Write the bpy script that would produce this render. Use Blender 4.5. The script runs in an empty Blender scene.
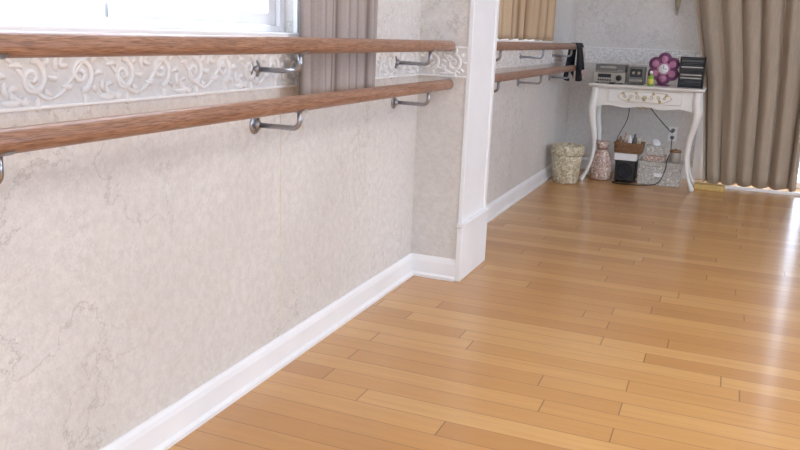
import bpy, math, random
from mathutils import Vector, Matrix
random.seed(7)
scene=bpy.context.scene
col=scene.collection
try: scene.view_settings.view_transform='Standard'
except Exception: pass

# ---------------------------------------------------------------- helpers
def srgb(r,g,b):
    f=lambda c:(c/255/12.92) if c/255<=0.04045 else ((c/255+0.055)/1.055)**2.4
    return (f(r),f(g),f(b),1)
class NT:
    def __init__(s,name):
        s.m=bpy.data.materials.new(name); s.m.use_nodes=True
        s.t=s.m.node_tree; s.b=s.t.nodes['Principled BSDF']; s.out=s.t.nodes['Material Output']
    def n(s,typ,**kw):
        nd=s.t.nodes.new(typ)
        for k,v in kw.items(): setattr(nd,k,v)
        return nd
    def l(s,a,b): s.t.links.new(a,b)
    def math(s,op,a,b=None,c=None):
        nd=s.n('ShaderNodeMath',operation=op)
        for i,v in enumerate((a,b,c)):
            if v is None: continue
            if isinstance(v,(int,float)): nd.inputs[i].default_value=v
            else: s.l(v,nd.inputs[i])
        return nd.outputs[0]
    def coords(s,scale=(1,1,1)):
        tc=s.n('ShaderNodeTexCoord'); mp=s.n('ShaderNodeMapping')
        mp.inputs['Scale'].default_value=scale
        s.l(tc.outputs['Object'],mp.inputs['Vector']); return mp.outputs['Vector']
    def noise(s,vec,scale,detail=4,dist=0,rough=.5):
        nd=s.n('ShaderNodeTexNoise'); nd.inputs['Scale'].default_value=scale
        nd.inputs['Detail'].default_value=detail; nd.inputs['Distortion'].default_value=dist
        nd.inputs['Roughness'].default_value=rough
        s.l(vec,nd.inputs['Vector']); return nd.outputs['Fac']
    def ramp(s,fac,stops):
        nd=s.n('ShaderNodeValToRGB'); e=nd.color_ramp.elements
        while len(e)<len(stops): e.new(0.5)
        for i,(p,c) in enumerate(stops):
            e[i].position=p; e[i].color=c
        s.l(fac,nd.inputs['Fac']); return nd.outputs['Color']
    def mix(s,fac,a,b,mode='MIX'):
        nd=s.n('ShaderNodeMix',data_type='RGBA',blend_type=mode)
        fs=nd.inputs[0]; A=nd.inputs[6]; B=nd.inputs[7]
        for sock,v in ((fs,fac),(A,a),(B,b)):
            if isinstance(v,(int,float,tuple)): sock.default_value=v
            else: s.l(v,sock)
        return nd.outputs[2]
    def bump(s,h,strength=.3,dist=.01):
        nd=s.n('ShaderNodeBump'); nd.inputs['Strength'].default_value=strength
        nd.inputs['Distance'].default_value=dist
        s.l(h,nd.inputs['Height']); s.l(nd.outputs['Normal'],s.b.inputs['Normal'])
    def base(s,c):
        if isinstance(c,tuple): s.b.inputs['Base Color'].default_value=c
        else: s.l(c,s.b.inputs['Base Color'])
def g_(v): return (v,v,v,1)
def simple(name,c,rough=.5,metal=0,var=.12,scale=20,coat=0,bump=0):
    t=NT(name); v=t.noise(t.coords(),scale,4)
    d=tuple(x*(1-var) for x in c[:3])+(1,); l=tuple(min(1,x*(1+var)) for x in c[:3])+(1,)
    t.base(t.ramp(v,[(.3,d),(.7,l)]))
    t.b.inputs['Roughness'].default_value=rough; t.b.inputs['Metallic'].default_value=metal
    t.b.inputs['Coat Weight'].default_value=coat
    if bump: t.bump(v,bump,.003)
    return t.m
def wallpaper(name,light,mid,dark):
    t=NT(name); v=t.coords()
    n1=t.noise(v,1.7,8,.2,.6); n2=t.noise(v,38,8,.3,.7); n3=t.noise(v,2.6,11,.25,.64); n4=t.noise(v,160,4); n5=t.noise(v,1.3,4)
    n6=t.noise(v,5.5,11,.3,.66)
    c=t.ramp(n1,[(.36,mid),(.62,light)])
    c=t.mix(t.ramp(n2,[(.40,g_(.36)),(.60,g_(0))]),c,dark)
    for nn,wd,st,gate in ((n3,.008,.55,(.40,.55)),(n6,.007,.32,(.46,.6))):
        vein=t.math('ABSOLUTE',t.math('SUBTRACT',nn,.5))
        vf=t.math('MULTIPLY',t.ramp(vein,[(0,g_(st)),(wd,g_(0))]),t.ramp(n5,[(gate[0],g_(0)),(gate[1],g_(1))]))
        c=t.mix(vf,c,tuple(x*.72 for x in dark[:3])+(1,))
    c=t.mix(t.ramp(n4,[(.3,g_(.25)),(.6,g_(0))]),c,dark)
    t.base(c); t.b.inputs['Roughness'].default_value=.5
    t.bump(n2,.12,.003); return t.m
def mesh(name,verts,faces,mat=None,parent=None,smooth=False,bevel=0):
    me=bpy.data.meshes.new(name); me.from_pydata([tuple(v) for v in verts],[],faces); me.update()
    if smooth:
        for p in me.polygons: p.use_smooth=True
    ob=bpy.data.objects.new(name,me); col.objects.link(ob)
    if mat: me.materials.append(mat)
    if parent: ob.parent=parent
    if bevel:
        m=ob.modifiers.new('bevel','BEVEL'); m.width=bevel; m.segments=3; m.limit_method='ANGLE'
    return ob
def empty(name):
    e=bpy.data.objects.new(name,None); e.empty_display_size=.1; col.objects.link(e); return e
BF=[(0,3,2,1),(4,5,6,7),(0,1,5,4),(1,2,6,5),(2,3,7,6),(3,0,4,7)]
def boxes(name,lst,mat,parent=None,bevel=0):
    V=[];F=[]
    for x0,x1,y0,y1,z0,z1 in lst:
        b=len(V)
        V+=[(x0,y0,z0),(x1,y0,z0),(x1,y1,z0),(x0,y1,z0),(x0,y0,z1),(x1,y0,z1),(x1,y1,z1),(x0,y1,z1)]
        F+=[tuple(b+i for i in f) for f in BF]
    return mesh(name,V,F,mat,parent,False,bevel)
def box(name,x0,x1,y0,y1,z0,z1,mat,parent=None,bevel=0):
    return boxes(name,[(x0,x1,y0,y1,z0,z1)],mat,parent,bevel)
def sweepdata(pts,rad,n=8,flat=None,cap=True):
    pts=[Vector(p) for p in pts]; V=[];F=[]
    N=None
    for i,p in enumerate(pts):
        t=(pts[min(i+1,len(pts)-1)]-pts[max(i-1,0)]).normalized()
        if N is None:
            ref=Vector((0,0,1)) if abs(t.z)<.9 else Vector((1,0,0))
            N=(ref-t*ref.dot(t)).normalized()
        else: N=(N-t*N.dot(t)).normalized()
        B=t.cross(N)
        r=rad[i] if isinstance(rad,(list,tuple)) else rad
        for k in range(n):
            a=2*math.pi*(k+.5)/n
            q=(N*math.cos(a)+B*math.sin(a))*r
            if flat: q=Vector((q.x*flat[0],q.y*flat[1],q.z*flat[2]))
            V.append(p+q)
    for i in range(len(pts)-1):
        for k in range(n):
            a=i*n+k; b=i*n+(k+1)%n
            F.append((a,b,b+n,a+n))
    if cap:
        F.append(tuple(range(n-1,-1,-1))); m=(len(pts)-1)*n; F.append(tuple(range(m,m+n)))
    return V,F
def multi(name,datas,mat,parent=None,smooth=True,bevel=0):
    V=[];F=[]
    for v,f in datas:
        b=len(V); V+=v; F+=[tuple(b+i for i in ff) for ff in f]
    return mesh(name,V,F,mat,parent,smooth,bevel)
def tube(name,pts,rad,mat,parent=None,n=10,flat=None): 
    return multi(name,[sweepdata(pts,rad,n,flat)],mat,parent)
def lathe(name,prof,c,mat,parent=None,n=40,mod=None,axis='z'):
    V=[];F=[]
    for i,(r,z) in enumerate(prof):
        for k in range(n):
            a=2*math.pi*k/n
            rr=r*(mod(a,z) if mod else 1)
            if axis=='z': V.append((c[0]+rr*math.cos(a),c[1]+rr*math.sin(a),c[2]+z))
            elif axis=='y': V.append((c[0]+rr*math.cos(a),c[1]-z,c[2]+rr*math.sin(a)))
            else: V.append((c[0]+z,c[1]+rr*math.cos(a),c[2]+rr*math.sin(a)))
    for i in range(len(prof)-1):
        for k in range(n):
            a=i*n+k;b=i*n+(k+1)%n
            F.append((a,b,b+n,a+n))
    F.append(tuple(range(n-1,-1,-1))); m=(len(prof)-1)*n; F.append(tuple(range(m,m+n)))
    return mesh(name,V,F,mat,parent,True)
def smoothpath(pts,k=8):
    P=[Vector(p) for p in pts]; P=[P[0]]+P+[P[-1]]; out=[]
    for i in range(1,len(P)-2):
        for j in range(k):
            t=j/k; a,b,c,d=P[i-1],P[i],P[i+1],P[i+2]
            out.append(.5*((2*b)+(c-a)*t+(2*a-5*b+4*c-d)*t*t+(3*b-a-3*c+d)*t**3))
    out.append(P[-2]); return out

# ---------------------------------------------------------------- materials
M_wall=wallpaper('wallpaper_marble',srgb(230,226,222),srgb(219,214,209),srgb(192,185,178))
M_wallc=simple('wallpaper_cream',srgb(222,212,194),.6,var=.05,scale=8)
M_white=simple('white_paint',srgb(240,240,242),.35,var=.03,scale=5)
M_ceil=simple('ceiling_paint',srgb(238,236,230),.8,var=.03,scale=5)
M_relief=simple('relief_plaster',srgb(238,236,234),.5,var=.03,scale=30)
M_reliefbg=simple('relief_ground',srgb(222,219,216),.55,var=.05,scale=60)
M_steel=simple('brushed_steel',srgb(165,165,170),.28,1,var=.06,scale=40)
M_gold=simple('gilding',srgb(200,184,142),.45,.4,var=.15,scale=60)
M_black=simple('black_plastic',srgb(28,27,28),.35,var=.2)
M_dark=simple('dark_cloth',srgb(34,36,44),.9,var=.3)
M_silver=simple('silver_plastic',srgb(175,168,158),.35,.3,var=.05)
M_disp=simple('display_glass',srgb(40,45,48),.1,var=.05)
M_tabw=simple('ivory_lacquer',srgb(238,236,231),.35,var=.04,scale=6)
M_purple=simple('purple_petal',srgb(112,58,98),.5,var=.3,scale=60)
M_pink=simple('pink_petal',srgb(190,130,160),.5,var=.2,scale=50)
M_green=simple('green_plastic',srgb(130,165,60),.4,var=.1)
M_yellow=simple('yellow_label',srgb(215,200,90),.5,var=.1)
M_brownwood=simple('wicker_brown',srgb(140,105,75),.6,var=.3,scale=120)
M_grey=simple('grey_plastic',srgb(110,108,105),.5,var=.1)
M_goldblock=simple('pale_wood',srgb(200,170,105),.45,var=.15,scale=25)
# barre wood
t=NT('barre_oak'); v=t.coords((14,.9,14)); g=t.noise(v,6,8,1.2,.65); g2=t.noise(t.coords((70,3,70)),9,5)
c=t.ramp(g,[(.3,srgb(134,94,72)),(.5,srgb(162,120,95)),(.72,srgb(184,143,117))])
c=t.mix(t.ramp(g2,[(.40,g_(.7)),(.54,g_(0))]),c,srgb(102,68,52))
t.base(c); t.b.inputs['Roughness'].default_value=.38; t.b.inputs['Coat Weight'].default_value=.2; t.bump(g2,.2,.002); M_barre=t.m
# floor planks
t=NT('plank_floor'); tc=t.n('ShaderNodeTexCoord'); sp=t.n('ShaderNodeSeparateXYZ'); t.l(tc.outputs['Object'],sp.inputs[0])
ry=t.math('DIVIDE',sp.outputs['Y'],.09); row=t.math('FLOOR',ry); fy=t.math('FRACT',ry)
wn=t.n('ShaderNodeTexWhiteNoise',noise_dimensions='1D'); t.l(row,wn.inputs['W'])
xs=t.math('ADD',t.math('DIVIDE',sp.outputs['X'],.9),t.math('MULTIPLY',wn.outputs['Value'],7.3))
cl=t.math('FLOOR',xs); fx=t.math('FRACT',xs)
cb=t.n('ShaderNodeCombineXYZ'); t.l(row,cb.inputs[0]); t.l(cl,cb.inputs[1])
w2=t.n('ShaderNodeTexWhiteNoise',noise_dimensions='2D'); t.l(cb.outputs[0],w2.inputs['Vector'])
pc=t.ramp(w2.outputs['Value'],[(0,srgb(190,137,79)),(.35,srgb(199,147,87)),(.7,srgb(205,154,93)),(1,srgb(213,165,105))])
cb2=t.n('ShaderNodeCombineXYZ'); t.l(t.math('MULTIPLY',sp.outputs['X'],2.0),cb2.inputs[0]); t.l(t.math('MULTIPLY',sp.outputs['Y'],40),cb2.inputs[1]); t.l(t.math('MULTIPLY',w2.outputs['Value'],50),cb2.inputs[2])
gr=t.noise(cb2.outputs[0],1.5,6,.6,.6)
c=t.mix(t.ramp(gr,[(.35,g_(.28)),(.6,g_(0))]),pc,srgb(178,126,70))
s1=t.math('LESS_THAN',fy,.028); s2=t.math('LESS_THAN',fx,.0045); sm=t.math('MAXIMUM',s1,s2)
c=t.mix(t.math('MULTIPLY',sm,.68),c,srgb(108,70,36))
t.base(c); t.b.inputs['Roughness'].default_value=.32
t.b.inputs['Coat Weight'].default_value=.4; t.b.inputs['Coat Roughness'].default_value=.15
wv=t.noise(t.coords((1,1,1)),7,3)
hh=t.math('SUBTRACT',t.math('ADD',t.math('MULTIPLY',wv,.25),t.math('MULTIPLY',w2.outputs['Value'],.15)),sm); t.bump(hh,.2,.003); M_floor=t.m
# curtain fabric (optionally with fold shading painted in as vertical bands along y)
def fabric(name,a,b,trans=.25,fold_shade=None):
    t=NT(name); n=t.noise(t.coords((60,60,3)),2,4); n2=t.noise(t.coords(),220,2)
    c=t.mix(.5,t.ramp(n,[(.3,a),(.7,b)]),t.ramp(n2,[(.3,a),(.7,b)]))
    if fold_shade:
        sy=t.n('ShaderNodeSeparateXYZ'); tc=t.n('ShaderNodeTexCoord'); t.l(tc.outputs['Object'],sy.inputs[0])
        fr=t.math('FRACT',t.math('MULTIPLY',sy.outputs['Y'],fold_shade[1]))
        c=t.mix(t.ramp(fr,[(.0,g_(0)),(.18,g_(.0)),(.28,g_(.9)),(.40,g_(.3)),(.52,g_(0)),(.72,g_(0)),(.8,g_(.55)),(.9,g_(0))]),c,fold_shade[0])  # darker bands painted into the colour as shade between the folds
    t.base(c); t.b.inputs['Roughness'].default_value=.7
    t.b.inputs['Sheen Weight'].default_value=.2
    tr=t.n('ShaderNodeBsdfTranslucent'); t.l(c,tr.inputs['Color'])
    mx=t.n('ShaderNodeMixShader'); mx.inputs[0].default_value=trans
    t.l(t.b.outputs[0],mx.inputs[1]); t.l(tr.outputs[0],mx.inputs[2]); t.l(mx.outputs[0],t.out.inputs[0])
    return t.m
M_cur=fabric('curtain_taupe',srgb(162,145,126),srgb(186,170,150),.02)
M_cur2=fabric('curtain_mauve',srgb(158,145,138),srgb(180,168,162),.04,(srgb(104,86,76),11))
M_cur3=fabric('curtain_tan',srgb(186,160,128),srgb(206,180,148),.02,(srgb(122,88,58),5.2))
M_val=fabric('valance_cream',srgb(180,168,145),srgb(205,195,172),.2)
# glass
t=NT('window_glass'); tr=t.n('ShaderNodeBsdfTransparent'); gl=t.n('ShaderNodeBsdfGlossy'); gl.inputs['Roughness'].default_value=.02
tr.inputs['Color'].default_value=(.93,.97,1,1)
mx=t.n('ShaderNodeMixShader'); mx.inputs[0].default_value=.06; t.l(tr.outputs[0],mx.inputs[1]); t.l(gl.outputs[0],mx.inputs[2]); t.l(mx.outputs[0],t.out.inputs[0]); M_glass=t.m
def pane(name,axis,c,a0,a1,z0,z1,parent):
    if axis=='x': V=[(c,a0,z0),(c,a1,z0),(c,a1,z1),(c,a0,z1)]
    else: V=[(a0,c,z0),(a1,c,z0),(a1,c,z1),(a0,c,z1)]
    return mesh(name,V,[(0,1,2,3)],M_glass,parent)
def patterned(name,a,b,c3,scale):
    t=NT(name); vo=t.n('ShaderNodeTexVoronoi'); vo.inputs['Scale'].default_value=scale
    t.l(t.coords(),vo.inputs['Vector']); n=t.noise(t.coords(),scale*1.3,3,1)
    c=t.ramp(n,[(.42,a),(.5,b),(.6,c3)]); c=t.mix(t.ramp(vo.outputs['Distance'],[(.2,g_(.5)),(.35,g_(0))]),c,b)
    t.base(c); t.b.inputs['Roughness'].default_value=.6; return t.m
M_pat=patterned('floral_print',srgb(215,205,178),srgb(165,148,112),srgb(230,224,205),28)
M_pat2=patterned('pink_print',srgb(212,190,176),srgb(165,120,112),srgb(232,224,212),30)
M_pat3=patterned('grey_print',srgb(200,197,190),srgb(155,152,148),srgb(222,219,212),40)

# ---------------------------------------------------------------- room
YF=6.9; XR=4.6; YB=-2.6; H=2.6
PY0,PY1,PW=3.277,3.647,.2345
ZB,ZT=.906,1.035
box('floor',-.14,XR+.14,YB-.14,YF+.14,-.1,0,M_floor)
box('ceiling',-.2,XR+.2,YB-.2,YF+.2,H,H+.1,M_ceil)
w1=(.1,2.19,1.07,2.15); w2_=(4.3,5.8,1.07,2.15)
boxes('wall_left',[(-.14,0,YB,YF,0,ZT),
  (-.14,0,YB,w1[0],ZT,H),(-.14,0,w1[0],w1[1],ZT,w1[2]-.03),(-.14,0,w1[0],w1[1],w1[3],H),
  (-.14,0,w1[1],w2_[0],ZT,H),(-.14,0,w2_[0],w2_[1],ZT,w2_[2]-.03),(-.14,0,w2_[0],w2_[1],w2_[3],H),(-.14,0,w2_[1],YF,ZT,H)],M_wall)
D0,D1=1.12,3.5
boxes('wall_far',[(-.14,D0,YF,YF+.14,0,H),(D0,D1,YF,YF+.14,2.1,H),(D1,XR+.14,YF,YF+.14,0,H)],M_wall)
R0,R1=.2,5.2
boxes('wall_right',[(XR,XR+.14,YB,R0,0,H),(XR,XR+.14,R0,R1,0,.8),(XR,XR+.14,R0,R1,2.2,H),(XR,XR+.14,R1,YF,0,H)],M_wallc)
B0,B1=.6,4.0
boxes('wall_back',[(-.14,B0,YB-.14,YB,0,H),(B1,XR+.14,YB-.14,YB,0,H),(B0,B1,YB-.14,YB,0,.8),(B0,B1,YB-.14,YB,2.2,H)],M_wallc)
# pillar
pl=empty('pillar')
box('wallpapered_core',0,PW-.012,PY0,PY1,0,H,M_wall,pl)
box('white_casing',PW-.012,PW,PY0-.004,PY1+.004,0,H,M_white,pl,.002)
boxes('casing_edge_strips',[(PW-.014,PW+.006,PY0-.006,PY0+.03,.27,H),(PW-.014,PW+.006,PY1-.03,PY1+.006,.27,H)],M_white,pl,.003)
boxes('plinth',[(PW-.014,PW+.014,PY0-.016,PY1+.012,0,.25),(PW-.014,PW+.02,PY0-.02,PY1+.016,.25,.27)],M_white,pl,.004)
# baseboards
PR=[(0,0),(.028,0),(.028,.012),(.018,.02),(.016,.075),(.012,.088),(.005,.0976),(0,.0976)]
def bb_prof_y(name,y0,y1):
    V=[(x,y,z) for y in (y0,y1) for x,z in PR]; n=len(PR)
    F=[(i,(i+1)%n,n+(i+1)%n,n+i) for i in range(n)]+[tuple(range(n-1,-1,-1)),tuple(range(n,2*n))]
    return mesh(name,V,F,M_white)
bb_prof_y('baseboard_left',YB,PY0); bb_prof_y('baseboard_left_far',PY1+.012,YF)
def bb_prof_x(name,x0,x1,y):
    V=[(x,y-d,z) for x in (x0,x1) for d,z in PR]; n=len(PR)
    F=[(i,(i+1)%n,n+(i+1)%n,n+i) for i in range(n)]+[tuple(range(n-1,-1,-1)),tuple(range(n,2*n))]
    return mesh(name,V,F,M_white)
bb_prof_x('baseboard_pillar',.0,PW-.012,PY0); bb_prof_x('baseboard_far',.03,D0-.06,YF)
box('baseboard_right',XR-.018,XR,YB,YF,0,.0976,M_white); box('baseboard_back',.03,XR-.02,YB,YB+.018,0,.0976,M_white)

# relief border
def spiral(cs,ct,r0,r1,turns,a0,sgn,k=22):
    out=[]
    for i in range(k+1):
        f=i/k; a=a0+sgn*f*turns*2*math.pi; r=r0+(r1-r0)*f**.8
        out.append((cs+r*math.cos(a),ct+r*math.sin(a)))
    return out
def leaf(s,t_,ang,ln,bend,k=6):
    out=[];x,y=s,t_
    for i in range(k+1):
        out.append((x,y)); a=ang+bend*i/k; x+=ln/k*math.cos(a); y+=ln/k*math.sin(a)
    return out
def relief(maps,length,flat):
    L=.25; zc=(ZB+ZT)/2; data=[]
    N=max(1,round(length/L)); L=length/N
    def add(path,r0,r1,mid=None):
        k=len(path)
        if mid: rad=[r0+(mid-r0)*math.sin(math.pi*i/(k-1)) for i in range(k)]
        else: rad=[r0+(r1-r0)*i/(k-1) for i in range(k)]
        data.append(sweepdata([maps(a,b) for a,b in path],rad,6,flat))
    for u in range(N):
        for hf in (0,1):
            s0=u*L+hf*L/2; sg=1 if hf==0 else -1
            cs=s0+L*.25; ct=zc
            add([(s0+L/2*j/10-.02,zc-sg*.045*math.cos(math.pi*j/10)) for j in range(11)],.004,.006)
            add(spiral(cs,ct+sg*.004,.038,.007,1.45,-sg*math.pi/2,sg),.0085,.0045)
            add(spiral(cs,ct+sg*.004,.007,.001,.5,0,sg,6),.007,.006)
            for q in range(7):
                a=-sg*math.pi/2+sg*(q*.7)
                ss=cs+.038*math.cos(a); tt=ct+sg*.004+.038*math.sin(a)
                ln=.032 if q%2==0 else .024
                add(leaf(ss,tt,a+sg*.9,ln,-sg*1.6),.002,.001,.008)
            for q in range(4):
                add(leaf(s0+.009*q,zc+sg*(.008+.012*q),sg*(2.1-.5*q),.034,sg*-1.5),.002,.001,.0075)
            add(leaf(s0-.012,zc+sg*.046,0.3*sg,.05,-sg*.9),.002,.001,.009)
            add(leaf(s0+.01,zc-sg*.02,-sg*.4,.035,sg*1.2),.002,.001,.008)
    return data
def band(name,maps,length,bgbox,rails,flat):
    e=empty(name)
    boxes('ground',[bgbox],M_reliefbg,e)
    boxes('rails',rails,M_relief,e,.003)
    multi('scrolls',relief(maps,length,flat),M_relief,e)
def lb(name,y0,y1):
    band(name,lambda s,t_:(.004,y0+s,t_),y1-y0,(0,.004,y0,y1,ZB,ZT),
      [(0,.010,y0,y1,ZB,ZB+.008),(0,.010,y0,y1,ZT-.006,ZT+.002)],(.9,1,1))
lb('trim_1',YB+.01,PY0-.002); lb('trim_2',PY1+.006,YF-.004)
band('trim_3',lambda s,t_:(.012+s,PY0-.004,t_),PW-.035,(0.002,PW-.014,PY0-.004,PY0,ZB,ZT),
   [(.002,PW-.014,PY0-.010,PY0,ZB,ZB+.008),(.002,PW-.014,PY0-.010,PY0,ZT-.006,ZT+.002)],(1,.9,1))
band('trim_4',lambda s,t_:(.02+s,YF-.004,t_),D0-.1,(0.012,D0-.07,YF-.004,YF,ZB,ZT),
   [(.012,D0-.07,YF-.010,YF,ZB,ZB+.008),(.012,D0-.07,YF-.010,YF,ZT-.006,ZT+.002)],(1,.9,1))
box('wallpaper_seam',0,.0006,2.115,2.118,.1,.905,simple('seam_tape',srgb(220,208,185),.6),None)

# windows (left wall)
def window(name,y0,y1,z0,z1,mull):
    e=empty(name); fx0,fx1=-.12,-.03
    boxes('outer_frame',[(fx0,fx1,y0+.03,y1-.03,z0,z0+.02),(fx0,fx1,y0+.03,y1-.03,z1-.04,z1),(fx0,fx1,y0,y0+.03,z0,z1),(fx0,fx1,y1-.03,y1,z0,z1)],M_white,e,.002)
    ys=[y0+.03]+mull+[y1-.03]
    for i in range(len(ys)-1):
        a,b=ys[i],ys[i+1]; xo=-.068 if i%2 else -.096
        a2=a-(.022 if i else -.002); b2=b+(.022 if i<len(ys)-2 else -.002)
        zl,zh=z0+.021,z1-.041
        boxes('sash',[(xo,xo+.024,a2,a2+.042,zl,zh),(xo,xo+.024,b2-.042,b2,zl,zh),(xo,xo+.024,a2+.042,b2-.042,zl,zl+.034),(xo,xo+.024,a2+.042,b2-.042,zh-.034,zh)],M_white,e,0)
        pane('glass_pane','x',xo+.012,a2+.03,b2-.03,zl+.03,zh-.03,e)
    boxes('sill',[(-.135,.03,y0-.05,y1+.05,z0-.03,z0)],M_white,e,.004)
    boxes('casing',[(0,.014,y0-.05,y0,z0+.001,z1+.06),(0,.014,y1,y1+.05,z0+.001,z1+.06),(0,.014,y0,y1,z1,z1+.06)],M_white,e,.001)
    return e
window('window_1',*w1,[1.49]); window('window_2',*w2_,[5.05])
# glazed door behind the far curtains
e=empty('door_1')
fr=[(D0,D1,YF+.03,YF+.1,0,.05),(D0,D1,YF+.03,YF+.1,2.05,2.1)]
for x in (D0,1.55,2.31,3.05,D1-.05): fr.append((x,x+.05,YF+.03,YF+.1,.05,2.05))
boxes('frame',fr,M_white,e,0); pane('glass','y',YF+.06,D0+.03,D1-.03,.04,2.06,e)
boxes('casing',[(D0-.06,D0,YF-.014,YF,.0,2.1),(D1,D1+.06,YF-.014,YF,0,2.1),(D0-.06,D1+.06,YF-.014,YF,2.1,2.16)],M_white,e,.001)
box('trim_5',1.2,3.6,6.58,6.605,0,.022,M_white,None,.004)
e=empty('window_3'); fr=[]
fr+=[(XR+.03,XR+.09,R0,R1,.8,.85),(XR+.03,XR+.09,R0,R1,2.15,2.2)]
for i in range(5):
    y=R0+(R1-R0-.05)*i/4; fr.append((XR+.03,XR+.09,y,y+.05,.85,2.15))
boxes('frame',fr,M_white,e,0); pane('glass','x',XR+.055,R0+.02,R1-.02,.82,2.18,e)
boxes('sill',[(XR-.04,XR+.03,R0-.05,R1+.05,.77,.799)],M_white,e,.004)
e=empty('window_4'); fr=[]
fr+=[(B0,B1,YB-.09,YB-.03,.8,.85),(B0,B1,YB-.09,YB-.03,2.15,2.2)]
for i in range(4):
    x=B0+(B1-B0-.05)*i/3; fr.append((x,x+.05,YB-.09,YB-.03,.85,2.15))
boxes('frame',fr,M_white,e,0); pane('glass','y',YB-.06,B0+.02,B1-.02,.82,2.18,e)
boxes('sill',[(B0-.05,B1+.05,YB-.03,YB+.04,.77,.799)],M_white,e,.004)

# ---------------------------------------------------------------- barres
def barre(y0,y1,brs):
    e=empty('ballet_barre')
    for nm,z in (('upper_rail',1.038),('lower_rail',.878)):
        r=.0225
        P=[(.15,y0,z),(.15,y0+.002,z),(.15,y0+.006,z)]+[(.15,y0+.01+(y1-y0-.02)*i/20,z) for i in range(21)]+[(.15,y1-.006,z),(.15,y1-.002,z),(.15,y1,z)]
        R=[.015,.019,.0215]+[r]*21+[.0215,.019,.015]
        tube(nm,P,R,M_barre,e,24)
    for i,y in enumerate(brs):
        for z in (1.038,.878):
            zz=z-.072; k=.022
            path=[(0.004,y,zz),(.15-k,y,zz)]+[(.15-k+k*math.sin(a),y,zz+k-k*math.cos(a)) for a in [j*math.pi/2/6 for j in range(1,7)]]+[(.15,y,z-.024)]
            data=[sweepdata(path,.0075,12)]
            data.append(sweepdata([(0,y,zz),(.003,y,zz),(.005,y,zz),(.0055,y,zz)],[.027,.027,.025,.012],20))
            data.append(sweepdata([(.005,y,zz),(.012,y,zz),(.02,y,zz)],[.013,.012,.0085],16))
            for dz in (.019,-.019):
                data.append(sweepdata([(.004,y,zz+dz),(.008,y,zz+dz)],[.0035,.0025],8))
            sd=[]
            for a in [(-.9+1.8*j/8) for j in range(9)]:
                sd.append((.15+.0245*math.sin(a),z-.0245*math.cos(a)))
            V=[];F=[]
            for (x,zq) in sd:
                for dy in (-.022,.022): V.append((x,y+dy,zq))
                dx,dz=x-.15,zq-z
                for dy in (-.022,.022): V.append((.15+dx*.9,y+dy,z+dz*.9))
            for j in range(8):
                a=j*4; b=a+4
                F+=[(a,a+1,b+1,b),(a+2,b+2,b+3,a+3),(a,b,b+2,a+2),(a+1,a+3,b+3,b+1)]
            data.append((V,F))
            multi('bracket',data,M_steel,e)
    return e
barre(-.9,3.262,[-.06,.955,1.97,3.01]); b2=barre(3.665,6.36,[4.05,5.05,6.0])
# dark cloth hung at the far end of the barre
V=[];F=[];nu,nv=20,18
for i in range(nu+1):
    for j in range(nv+1):
        a=-1+2*j/nv; y=6.04+.30*i/nu
        drop=abs(a)
        x=.15+(1 if a>0 else -1)*(.026*min(1,drop*5)+.022*drop*(1+math.sin(i*.9+(2 if a>0 else 0))))
        z=1.066-(.27+.05*math.sin(i*.35))*max(0,drop-.1)
        y2=6.21+(y-6.21)*(1-.3*drop)
        V.append((x,y2,z))
for i in range(nu):
    for j in range(nv):
        a=i*(nv+1)+j; F.append((a,a+1,a+nv+2,a+nv+1))
ob=mesh('hanging_scarf',V,F,M_dark,None,True); ob.data.materials.append(M_pat2)
for p in ob.data.polygons:
    i,j=divmod(p.index,nv)
    if i>=14 and j>10 : p.material_index=1
m=ob.modifiers.new('s','SOLIDIFY'); m.thickness=.003

# ---------------------------------------------------------------- curtains
def curtain(name,org,dirv,nrm,wfun,z0,z1,folds,amp,mat,seed=0,rodp=None):
    rnd=random.Random(seed); ph=[rnd.uniform(-.9,.9) for _ in range(60)]
    NS=folds*16; NZ=36; V=[];F=[]
    for j in range(NZ+1):
        f=j/NZ; z=z0+(z1-z0)*f
        a0,a1=wfun(z)
        for i in range(NS+1):
            s=i/NS
            u=s*folds*2*math.pi
            k=s*folds; w=ph[int(k)%60]*(1-(k-int(k)))+ph[(int(k)+1)%60]*(k-int(k))
            d=amp*(math.sin(u+w+.5*math.sin(z*1.7+k))+.4*math.sin(2.1*u+w*3+z*.8)*(1-f*.4))*(.75+.5*abs(w))
            al=a0+(a1-a0)*s+amp*.5*math.cos(u+w*2)
            p=Vector(org)+Vector(dirv)*al+Vector(nrm)*d; p.z=z+(0.006*math.sin(u) if j==0 else 0)
            V.append(p)
    for j in range(NZ):
        for i in range(NS):
            a=j*(NS+1)+i; F.append((a,a+1,a+NS+2,a+NS+1))
    e=empty(name)
    ob=mesh('cloth',V,F,mat,e,True)
    m=ob.modifiers.new('s','SOLIDIFY'); m.thickness=.0025
    if rodp:
        tube('rod',rodp,.012,M_steel,e,14)
        for p in rodp: lathe('finial',[(.001,-.03),(.016,-.02),(.022,0),(.016,.02),(.001,.03)],p,M_steel,e,16)
    return e
def wl(z):
    pts=[(0,1.15),(.8,1.06),(1.4,.92),(2.4,.86)]
    for (za,xa),(zb,xb_) in zip(pts,pts[1:]):
        if z<=zb: return (xa+(xb_-xa)*(z-za)/(zb-za),1.835)
    return (.86,1.835)
curtain('curtain',(0,6.73,0),(1,0,0),(0,1,0),wl,.015,2.3,6,.036,M_cur,3,((.75,6.73,2.32),(3.75,6.73,2.32)))
curtain('curtain',(0,6.73,0),(1,0,0),(0,1,0),lambda z:(1.885,3.65),.015,2.28,11,.036,M_cur,5)
curtain('curtain',(.068,0,0),(0,1,0),(1,0,0),lambda z:(2.11,2.69),.87,2.3,4,.018,M_cur2,8,((.068,2.05,2.32),(.068,2.85,2.32)))
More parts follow.
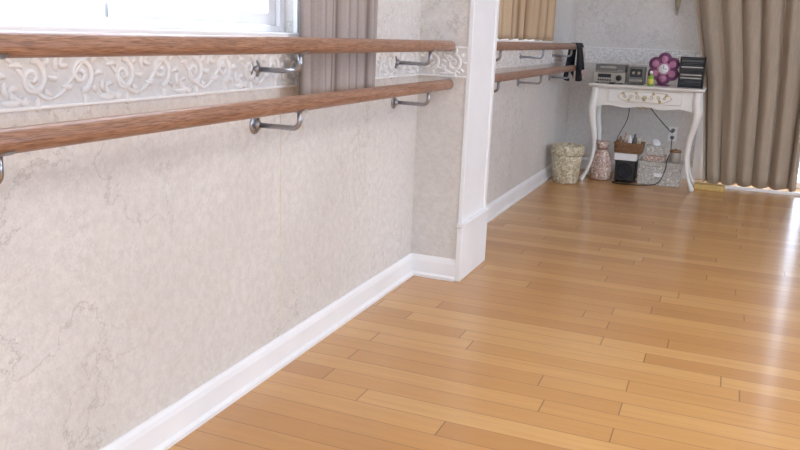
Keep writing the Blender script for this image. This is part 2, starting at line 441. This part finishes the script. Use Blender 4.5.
curtain('curtain',(.072,0,0),(0,1,0),(1,0,0),lambda z:(4.2,5.75),1.075,2.3,7,.022,M_cur3,9,((.07,4.1,2.32),(.07,6.1,2.32)))
# swag tail hanging left of the far curtain
V=[];F=[]
for j in range(17):
    f=j/16; z=1.33+.9*f; w=.02+.16*f**.8
    for i in range(25):
        s=i/24; V.append((.80-w*.5+w*s,6.84+.014*math.sin(s*18+f*2)*(.3+f),z+ .03*math.sin(s*18)*(1-f)))
for j in range(16):
    for i in range(24):
        a=j*25+i; F.append((a,a+1,a+26,a+25))
ob=mesh('valance_swag',V,F,M_val,None,True); m=ob.modifiers.new('s','SOLIDIFY'); m.thickness=.003

# ---------------------------------------------------------------- console table
T=empty('console_table'); X0,X1,Y0,Y1,ZT2=.25,1.10,6.28,6.64,.765
def topshape(inset,z):
    pts=[]; a=inset
    for i in range(24):
        f=i/24; pts.append((X0+a+(X1-X0-2*a)*f,Y0+a+.012*math.cos(f*4*math.pi)-.012,z))
    for i in range(10):
        f=i/10; pts.append((X1-a-.008*math.sin(f*math.pi),Y0+a+(Y1-Y0-2*a)*f,z))
    for i in range(10):
        f=i/10; pts.append((X1-a-(X1-X0-2*a)*f,Y1-a,z))
    for i in range(10):
        f=i/10; pts.append((X0+a+.008*math.sin(f*math.pi),Y1-a-(Y1-Y0-2*a)*f,z))
    return pts
lay=[(.022,.738),(.010,.742),(.004,.748),(0,.754),(0,.759),(.003,.763),(.008,.765)]
V=[];F=[]
for ins,z in lay: V+=topshape(ins,z)
n=len(topshape(0,0))
for j in range(len(lay)-1):
    for k in range(n):
        a=j*n+k;b=j*n+(k+1)%n; F.append((a,b,b+n,a+n))
F.append(tuple(range(n-1,-1,-1))); F.append(tuple(range((len(lay)-1)*n,len(lay)*n)))
mesh('table_top',V,F,M_tabw,T)
def apron(name,pa,pb,th):
    pa=Vector(pa);pb=Vector(pb); d=(pb-pa); nrm=Vector((-d.y,d.x,0)).normalized()*th
    V=[];F=[];N=32
    for i in range(N+1):
        f=i/N; g=abs(f-.5)*2
        zb=.605+.02*math.cos(g*2.6*math.pi)*(1-g)-.03*(g**6)-.015*math.exp(-(g/.18)**2)
        for o in (Vector((0,0,0)),nrm):
            for z in (zb,.742): q=pa+d*f+o; V.append((q.x,q.y,z))
    for i in range(N):
        a=i*4;b=a+4
        F+=[(a,b,b+1,a+1),(a+2,a+3,b+3,b+2),(a,a+2,b+2,b),(a+1,b+1,b+3,a+3)]
    F+=[(0,1,3,2),(N*4,N*4+2,N*4+3,N*4+1)]
    mesh(name,V,F,M_tabw,T)
apron('apron_front',(X0+.04,Y0+.035,0),(X1-.04,Y0+.035,0),.018)
apron('apron_back',(X0+.04,Y1-.05,0),(X1-.04,Y1-.05,0),.018)
apron('apron_left',(X0+.055,Y0+.04,0),(X0+.055,Y1-.04,0),.018)
apron('apron_right',(X1-.035,Y0+.04,0),(X1-.035,Y1-.04,0),.018)
cx=(X0+X1)/2
box('drawer_front',cx-.27,cx+.27,Y0+.024,Y0+.036,.632,.728,M_tabw,T,.004)
yf=Y0+.023
orn=[]
def oadd(path,r):
    k=len(path); rr=[.001+(r)*math.sin(math.pi*(.08+.84*i/(k-1))) for i in range(k)]
    orn.append(sweepdata([(a,yf,b) for a,b in path],rr,6,(1,.7,1)))
for sg in (1,-1):
    for k,(o,r) in enumerate([(.05,.02),(.10,.016),(.145,.012)]):
        pts=spiral(o,0,r,.004,1.3,math.pi,(-1)**k,18); oadd([(cx+sg*a,.68+b) for a,b in pts],.0024)
        for q in range(4):
            pts=leaf(o,(-1)**k*r,.3*q*(-1)**k,.03,.8*(-1)**k); oadd([(cx+sg*a,.68+b) for a,b in pts],.0022)
    fr_=[(cx+sg*(.2*f),.68+.038*(1-f**6)) for f in [i/12 for i in range(13)]]
    oadd(fr_,.0015); oadd([(a,1.36-b) for a,b in fr_],.0015)
    oadd([(cx+sg*(.05*f),.610-.012*math.sin(f*3)) for f in [i/8 for i in range(9)]],.004)
for q in range(7):
    a=math.pi*(q/6); oadd([(cx+.004*math.cos(a),.672),(cx+.012*math.cos(a),.672+.012*math.sin(a)+.002),(cx+.02*math.cos(a),.672+.022*math.sin(a)+.002)],.004)
multi('gilt_ornament',orn,M_gold,T)
lathe('drawer_knob',[(.004,0),(.005,.012),(.012,.018),(.011,.026),(.001,.028)],(cx,Y0+.022,.668),M_gold,T,16,None,'y')
def leg(x,y,dx,dy,nm):
    key=[(.742,.0,.030),(.66,.006,.034),(.58,.018,.034),(.48,.006,.027),(.36,-.016,.021),(.22,-.020,.016),(.11,.002,.0135),(.05,.026,.0145),(.02,.042,.020),(0,.046,.018)]
    P=smoothpath([(x+dx*o,y+dy*o,z) for z,o,r in key],5)
    R=[p.x for p in smoothpath([(r,0,0) for z,o,r in key],5)]
    V,F=sweepdata(P,R,8); mesh(nm,V,F,M_tabw,T,True)
leg(X0+.055,Y0+.052,-1,-.6,'leg_1'); leg(X1-.055,Y0+.052,1,-.6,'leg_2'); leg(X0+.055,Y1-.055,-1,.2,'leg_3'); leg(X1-.055,Y1-.055,1,.2,'leg_4')

# ---------------------------------------------------------------- things on the table
zt=.7655
S=empty('stereo_receiver')
box('body',.265,.505,6.40,6.62,zt+.008,zt+.082,M_silver,S,.006)
box('front_panel',.262,.508,6.388,6.402,zt+.006,zt+.084,M_silver,S,.004)
box('display',.30,.40,6.384,6.39,zt+.045,zt+.072,M_disp,S,.002)
boxes('buttons',[(.30+.018*i,.312+.018*i,6.382,6.39,zt+.02,zt+.032) for i in range(6)],M_black,S,.001)
lathe('volume_knob',[(.022,0),(.022,.014),(.019,.018),(.001,.018)],(.46,6.388,zt+.045),M_black,S,24,None,'y')
boxes('feet',[(x,x+.025,y,y+.025,zt,zt+.009) for x in (.28,.465) for y in (6.41,6.59)],M_black,S)
box('upper_unit_body',.272,.50,6.41,6.61,zt+.084,zt+.142,M_grey,S,.005)
box('upper_unit_tray',.31,.43,6.404,6.412,zt+.115,zt+.13,M_silver,S,.002)
boxes('upper_unit_buttons',[(.445+.014*i,.455+.014*i,6.404,6.412,zt+.098,zt+.106) for i in range(3)],M_silver,S,.001)
box('upper_unit_strip',.272,.50,6.406,6.411,zt+.088,zt+.093,M_silver,S,.001)
C=empty('cassette_player')
box('body',.525,.645,6.41,6.56,zt,zt+.135,M_grey,C,.008)
box('cassette_door',.54,.63,6.403,6.412,zt+.06,zt+.12,M_disp,C,.004)
for k,x in enumerate((.565,.605)): lathe('reel_hub',[(.011,0),(.011,.005),(.001,.006)],(x,6.403,zt+.09),M_silver,C,16,None,'y')
boxes('keys',[(.54+.016*i,.553+.016*i,6.398,6.412,zt+.025,zt+.042) for i in range(6)],M_silver,C,.001)
rm=empty('remote_control'); box('body',.40,.44,6.31,6.375,zt,zt+.014,M_black,rm,.004)
boxes('buttons',[(.406+.010*i,.412+.010*i,6.32+.011*j,6.326+.011*j,zt+.013,zt+.0165) for i in range(3) for j in range(4)],M_silver,rm)
K=empty('flower_clock'); kc=(.78,6.46,zt+.130)
for i in range(6):
    a=math.pi/2+i*math.pi/3; c=(kc[0]+.072*math.cos(a),kc[1]-.001*i,kc[2]+.072*math.sin(a))
    lathe('petal_%d'%(i+1),[(.048,-.006),(.051,.004),(.046,.012),(.03,.016),(.001,.017)],c,M_purple,K,28,None,'y')
    lathe('petal_inlay_%d'%(i+1),[(.026,.015),(.024,.019),(.001,.02)],c,M_pink,K,24,None,'y')
lathe('dial',[(.048,0),(.050,.018),(.046,.026),(.001,.026)],kc,M_pink,K,36,None,'y')
lathe('dial_face',[(.036,.02),(.036,.028),(.001,.028)],kc,M_white,K,36,None,'y')
boxes('hands',[(kc[0]-.002,kc[0]+.002,kc[1]-.031,kc[1]-.029,kc[2],kc[2]+.03),(kc[0],kc[0]+.022,kc[1]-.032,kc[1]-.030,kc[2]-.002,kc[2]+.002)],M_black,K)
boxes('stand',[(kc[0]-.05,kc[0]+.05,kc[1]-.02,kc[1]+.05,zt,zt+.012),(kc[0]-.012,kc[0]+.012,kc[1]+.006,kc[1]+.02,zt+.01,zt+.1)],M_purple,K,.003)
B=empty('spray_bottle'); bc=(.70,6.37,zt)
lathe('bottle_body',[(.02,0),(.023,.004),(.023,.06),(.018,.075),(.009,.083),(.009,.092)],bc,M_green,B,24)
lathe('label',[(.0235,.015),(.0238,.018),(.0238,.05),(.0235,.053)],bc,M_yellow,B,24)
lathe('cap',[(.011,.09),(.012,.095),(.011,.112),(.001,.114)],bc,M_white,B,16)
R=empty('cd_rack'); rx0,rx1=.895,1.075
fr=[]
for k in range(2):
    zz=zt+.115*k
    fr+=[(rx0,rx1,6.40,6.58,zz,zz+.008),(rx0,rx0+.007,6.40,6.58,zz,zz+.112),(rx1-.007,rx1,6.40,6.58,zz,zz+.112),(rx0,rx1,6.40,6.58,zz+.104,zz+.112),(rx0,rx1,6.57,6.58,zz,zz+.11)]
boxes('frame',fr,M_black,R,.001)
cds=[[],[],[]]
for k in range(2):
    for i in range(8):
        o=random.uniform(-.008,.006); z=zt+.115*k+.010+.0116*i
        cds[random.choice([0,0,1,2])].append((rx0+.012,rx1-.012+o*.5,6.405+o,6.55,z,z+.0095))
for nm,l_,mm in zip(('jewel_cases_dark','jewel_cases_grey','jewel_cases_clear'),cds,(M_black,M_grey,M_silver)):
    if l_: boxes(nm,l_,mm,R)

# ---------------------------------------------------------------- under / beside table
W=empty('waste_basket'); wc=(.162,6.13,0)
pleat=lambda a,z:1+.02*math.sin(a*16)*(z/.28)
lathe('bin',[(.09,.0),(.098,.01),(.108,.14),(.117,.25),(.110,.25),(.09,.02),(.001,.015)],wc,M_pat,W,64,pleat)
ruf=lambda a,z:1+.04*math.sin(a*9+z*30)+.02*math.sin(a*17)
lathe('liner_ruffle',[(.118,.215),(.124,.235),(.122,.265),(.126,.285),(.116,.295),(.108,.27),(.105,.24)],wc,M_pat,W,72,ruf)
G=empty('drawstring_bag'); gc=(.385,6.42,0)
lump=lambda a,z:1+.05*math.sin(a*5+z*20)+.03*math.sin(a*11-z*30)
lathe('sack',[(.06,0),(.08,.015),(.086,.08),(.080,.15),(.062,.21),(.034,.245),(.032,.255),(.048,.28),(.062,.31),(.054,.31),(.02,.27)],gc,M_pat2,G,48,lump)
lathe('drawstring',[(.037,.245),(.040,.250),(.037,.256)],gc,M_brownwood,G,32)
U=empty('subwoofer')
box('cabinet',.50,.655,6.38,6.60,.012,.175,M_black,U,.006)
lathe('driver_ring',[(.058,0),(.06,.006),(.05,.008),(.04,.003),(.001,-.0)],(.577,6.38,.095),M_dark,U,32,None,'y')
boxes('feet',[(x,x+.02,y,y+.02,0,.014) for x in (.51,.62) for y in (6.39,6.57)],M_black,U)
Q=empty('storage_box')
box('box_body',.68,1.0,6.40,6.63,0,.15,M_pat3,Q,.006)
box('lid',.672,1.008,6.392,6.638,.15,.185,M_pat3,Q,.006)
box('label_holder',.80,.87,6.388,6.394,.07,.1,M_white,Q,.002)
WB=empty('carton')
box('carton_body',.485,.66,6.39,6.58,.1755,.228,M_white,WB,.003)
boxes('flaps',[(.485,.57,6.388,6.582,.228,.231),(.574,.66,6.388,6.582,.228,.231)],M_white,WB,.001)
K2=empty('wicker_basket')
bk=[]
for q in range(6):
    z=.238+.014*q; a=.004*q*.5
    pts=[(.49-a,6.40-a),(.68+a,6.40-a),(.68+a,6.56+a),(.49-a,6.56+a)]
    ring=[]
    for i in range(4):
        p,pn=pts[i],pts[(i+1)%4]
        for j in range(8):
            f=j/8; w=.003*math.cos(j*math.pi+q*math.pi)
            ring.append((p[0]+(pn[0]-p[0])*f+w,p[1]+(pn[1]-p[1])*f+w,z))
    ring.append(ring[0]); bk.append(sweepdata(ring,.0075,6))
multi('woven_sides',bk,M_brownwood,K2)
box('bottom',.492,.678,6.402,6.558,.232,.238,M_brownwood,K2)
for i,(x,h_,mm) in enumerate([(.515,.12,M_brownwood),(.55,.15,M_pat2),(.585,.13,M_white),(.62,.14,M_grey),(.655,.12,M_pat)]):
    lathe('jar_%d'%(i+1),[(.014,0),(.016,.004),(.016,h_*.75),(.009,h_*.85),(.009,h_),(.001,h_)],(x,6.46+.03*(i%2),.238),mm,K2,16)
boxes('magazine_stack',[(.70+.004*i,.86+.005*i,6.44,6.60,.1855+.013*i,.198+.013*i) for i in range(3)],M_pat2,None,.002)
TB=empty('tissue_box')
box('box',.71,.85,6.45,6.57,.226,.30,M_pat3,TB,.004)
V=[];F=[]
for j in range(6):
    for i in range(16):
        a=2*math.pi*i/16; rr=(.030-.002*j+.010*math.sin(a*3+j))*(1 if j<5 else .6)
        V.append((.78+rr*math.cos(a),6.51+.5*rr*math.sin(a),.299+.010*j))
for j in range(5):
    for i in range(16): F.append((j*16+i,j*16+(i+1)%16,(j+1)*16+(i+1)%16,(j+1)*16+i))
mesh('tissue',V,F,M_white,TB,True)
tin=empty('storage_tin'); tcn=(.935,6.50,.1855)
lathe('can',[(.04,0),(.042,.003),(.042,.075),(.040,.078)],tcn,M_silver,tin,32)
lathe('lid',[(.044,.074),(.044,.088),(.040,.092),(.008,.093),(.008,.102),(.001,.104)],tcn,M_brownwood,tin,32)
O=empty('wall_outlet'); box('plate',.84,.91,YF-.008,YF,.30,.42,M_white,O,.003)
for z in (.33,.39): lathe('socket',[(.016,0),(.016,.003),(.001,.002)],(.875,YF-.008,z),M_grey,O,16,None,'y')
tube('power_cable',smoothpath([(.875,YF-.012,.39),(.87,6.82,.38),(.80,6.72,.46),(.72,6.68,.55),(.64,6.67,.66),(.60,6.67,.76)],10),.0035,M_black,None,8)
tube('extension_cable',smoothpath([(.875,YF-.012,.33),(.88,6.80,.27),(.89,6.66,.24),(.885,6.40,.200),(.88,6.375,.13),(.84,6.35,.03),(.75,6.33,.006),(.66,6.29,.006),(.56,6.28,.006),(.50,6.31,.006),(.53,6.36,.006),(.62,6.35,.006),(.68,6.36,.02)],10),.004,M_black,None,8)
tube('speaker_cable',smoothpath([(.52,6.67,.76),(.53,6.67,.5),(.46,6.66,.3),(.47,6.65,.12),(.56,6.65,.03),(.60,6.62,.09)],8),.003,M_dark,None,8)
P_=empty('yoga_block')
box('block',1.10,1.325,6.40,6.50,0.0,.045,M_goldblock,P_,.006)

# ---------------------------------------------------------------- added fill lamps
def lamp(name,x,y,energy,colr,sx=1.2,sy=.3):
    e=empty(name)
    boxes('housing',[(x-sx/2-.02,x+sx/2+.02,y-sy/2-.02,y+sy/2+.02,H-.05,H-.001)],M_white,e,.006)
    L=bpy.data.lights.new(name+'_light','AREA'); L.shape='RECTANGLE'; L.size=sx; L.size_y=sy; L.energy=energy; L.color=colr
    o=bpy.data.objects.new('light',L); o.location=(x,y,H-.055); col.objects.link(o); o.parent=e
lamp('ceiling_fill',2.4,-.6,28,(1,.96,.92)); lamp('ceiling_fill',2.6,2.4,25,(1,.96,.92))  # unseen ceiling panels, added to raise the interior light level
w=bpy.data.worlds.new('World'); scene.world=w; w.use_nodes=True
nt=w.node_tree; bg=nt.nodes['Background']; bg.inputs['Strength'].default_value=6.4
tc=nt.nodes.new('ShaderNodeTexCoord'); sp=nt.nodes.new('ShaderNodeSeparateXYZ'); rp=nt.nodes.new('ShaderNodeValToRGB')
nt.links.new(tc.outputs['Generated'],sp.inputs[0]); nt.links.new(sp.outputs['Z'],rp.inputs['Fac'])
rp.color_ramp.elements[0].color=(.62,.73,.92,1); rp.color_ramp.elements[1].color=(.80,.89,1,1)
nt.links.new(rp.outputs[0],bg.inputs['Color'])

# ---------------------------------------------------------------- camera
yaw,pitch,roll,f=.3855,.2379,-.0389,787.9
F_=Vector((-math.sin(yaw)*math.cos(pitch),math.cos(yaw)*math.cos(pitch),-math.sin(pitch)))
r=F_.cross(Vector((0,0,1))).normalized(); u=r.cross(F_)
c_,s_=math.cos(roll),math.sin(roll); r2=c_*r-s_*u; u2=s_*r+c_*u
cam=bpy.data.cameras.new('camera'); cam.sensor_width=36; cam.lens=f/800*36; cam.clip_start=.02
co=bpy.data.objects.new('camera',cam); col.objects.link(co)
m=Matrix((r2,u2,-F_)).transposed().to_4x4(); m.translation=Vector((1.2701,0,1.08)); co.matrix_world=m
scene.camera=co
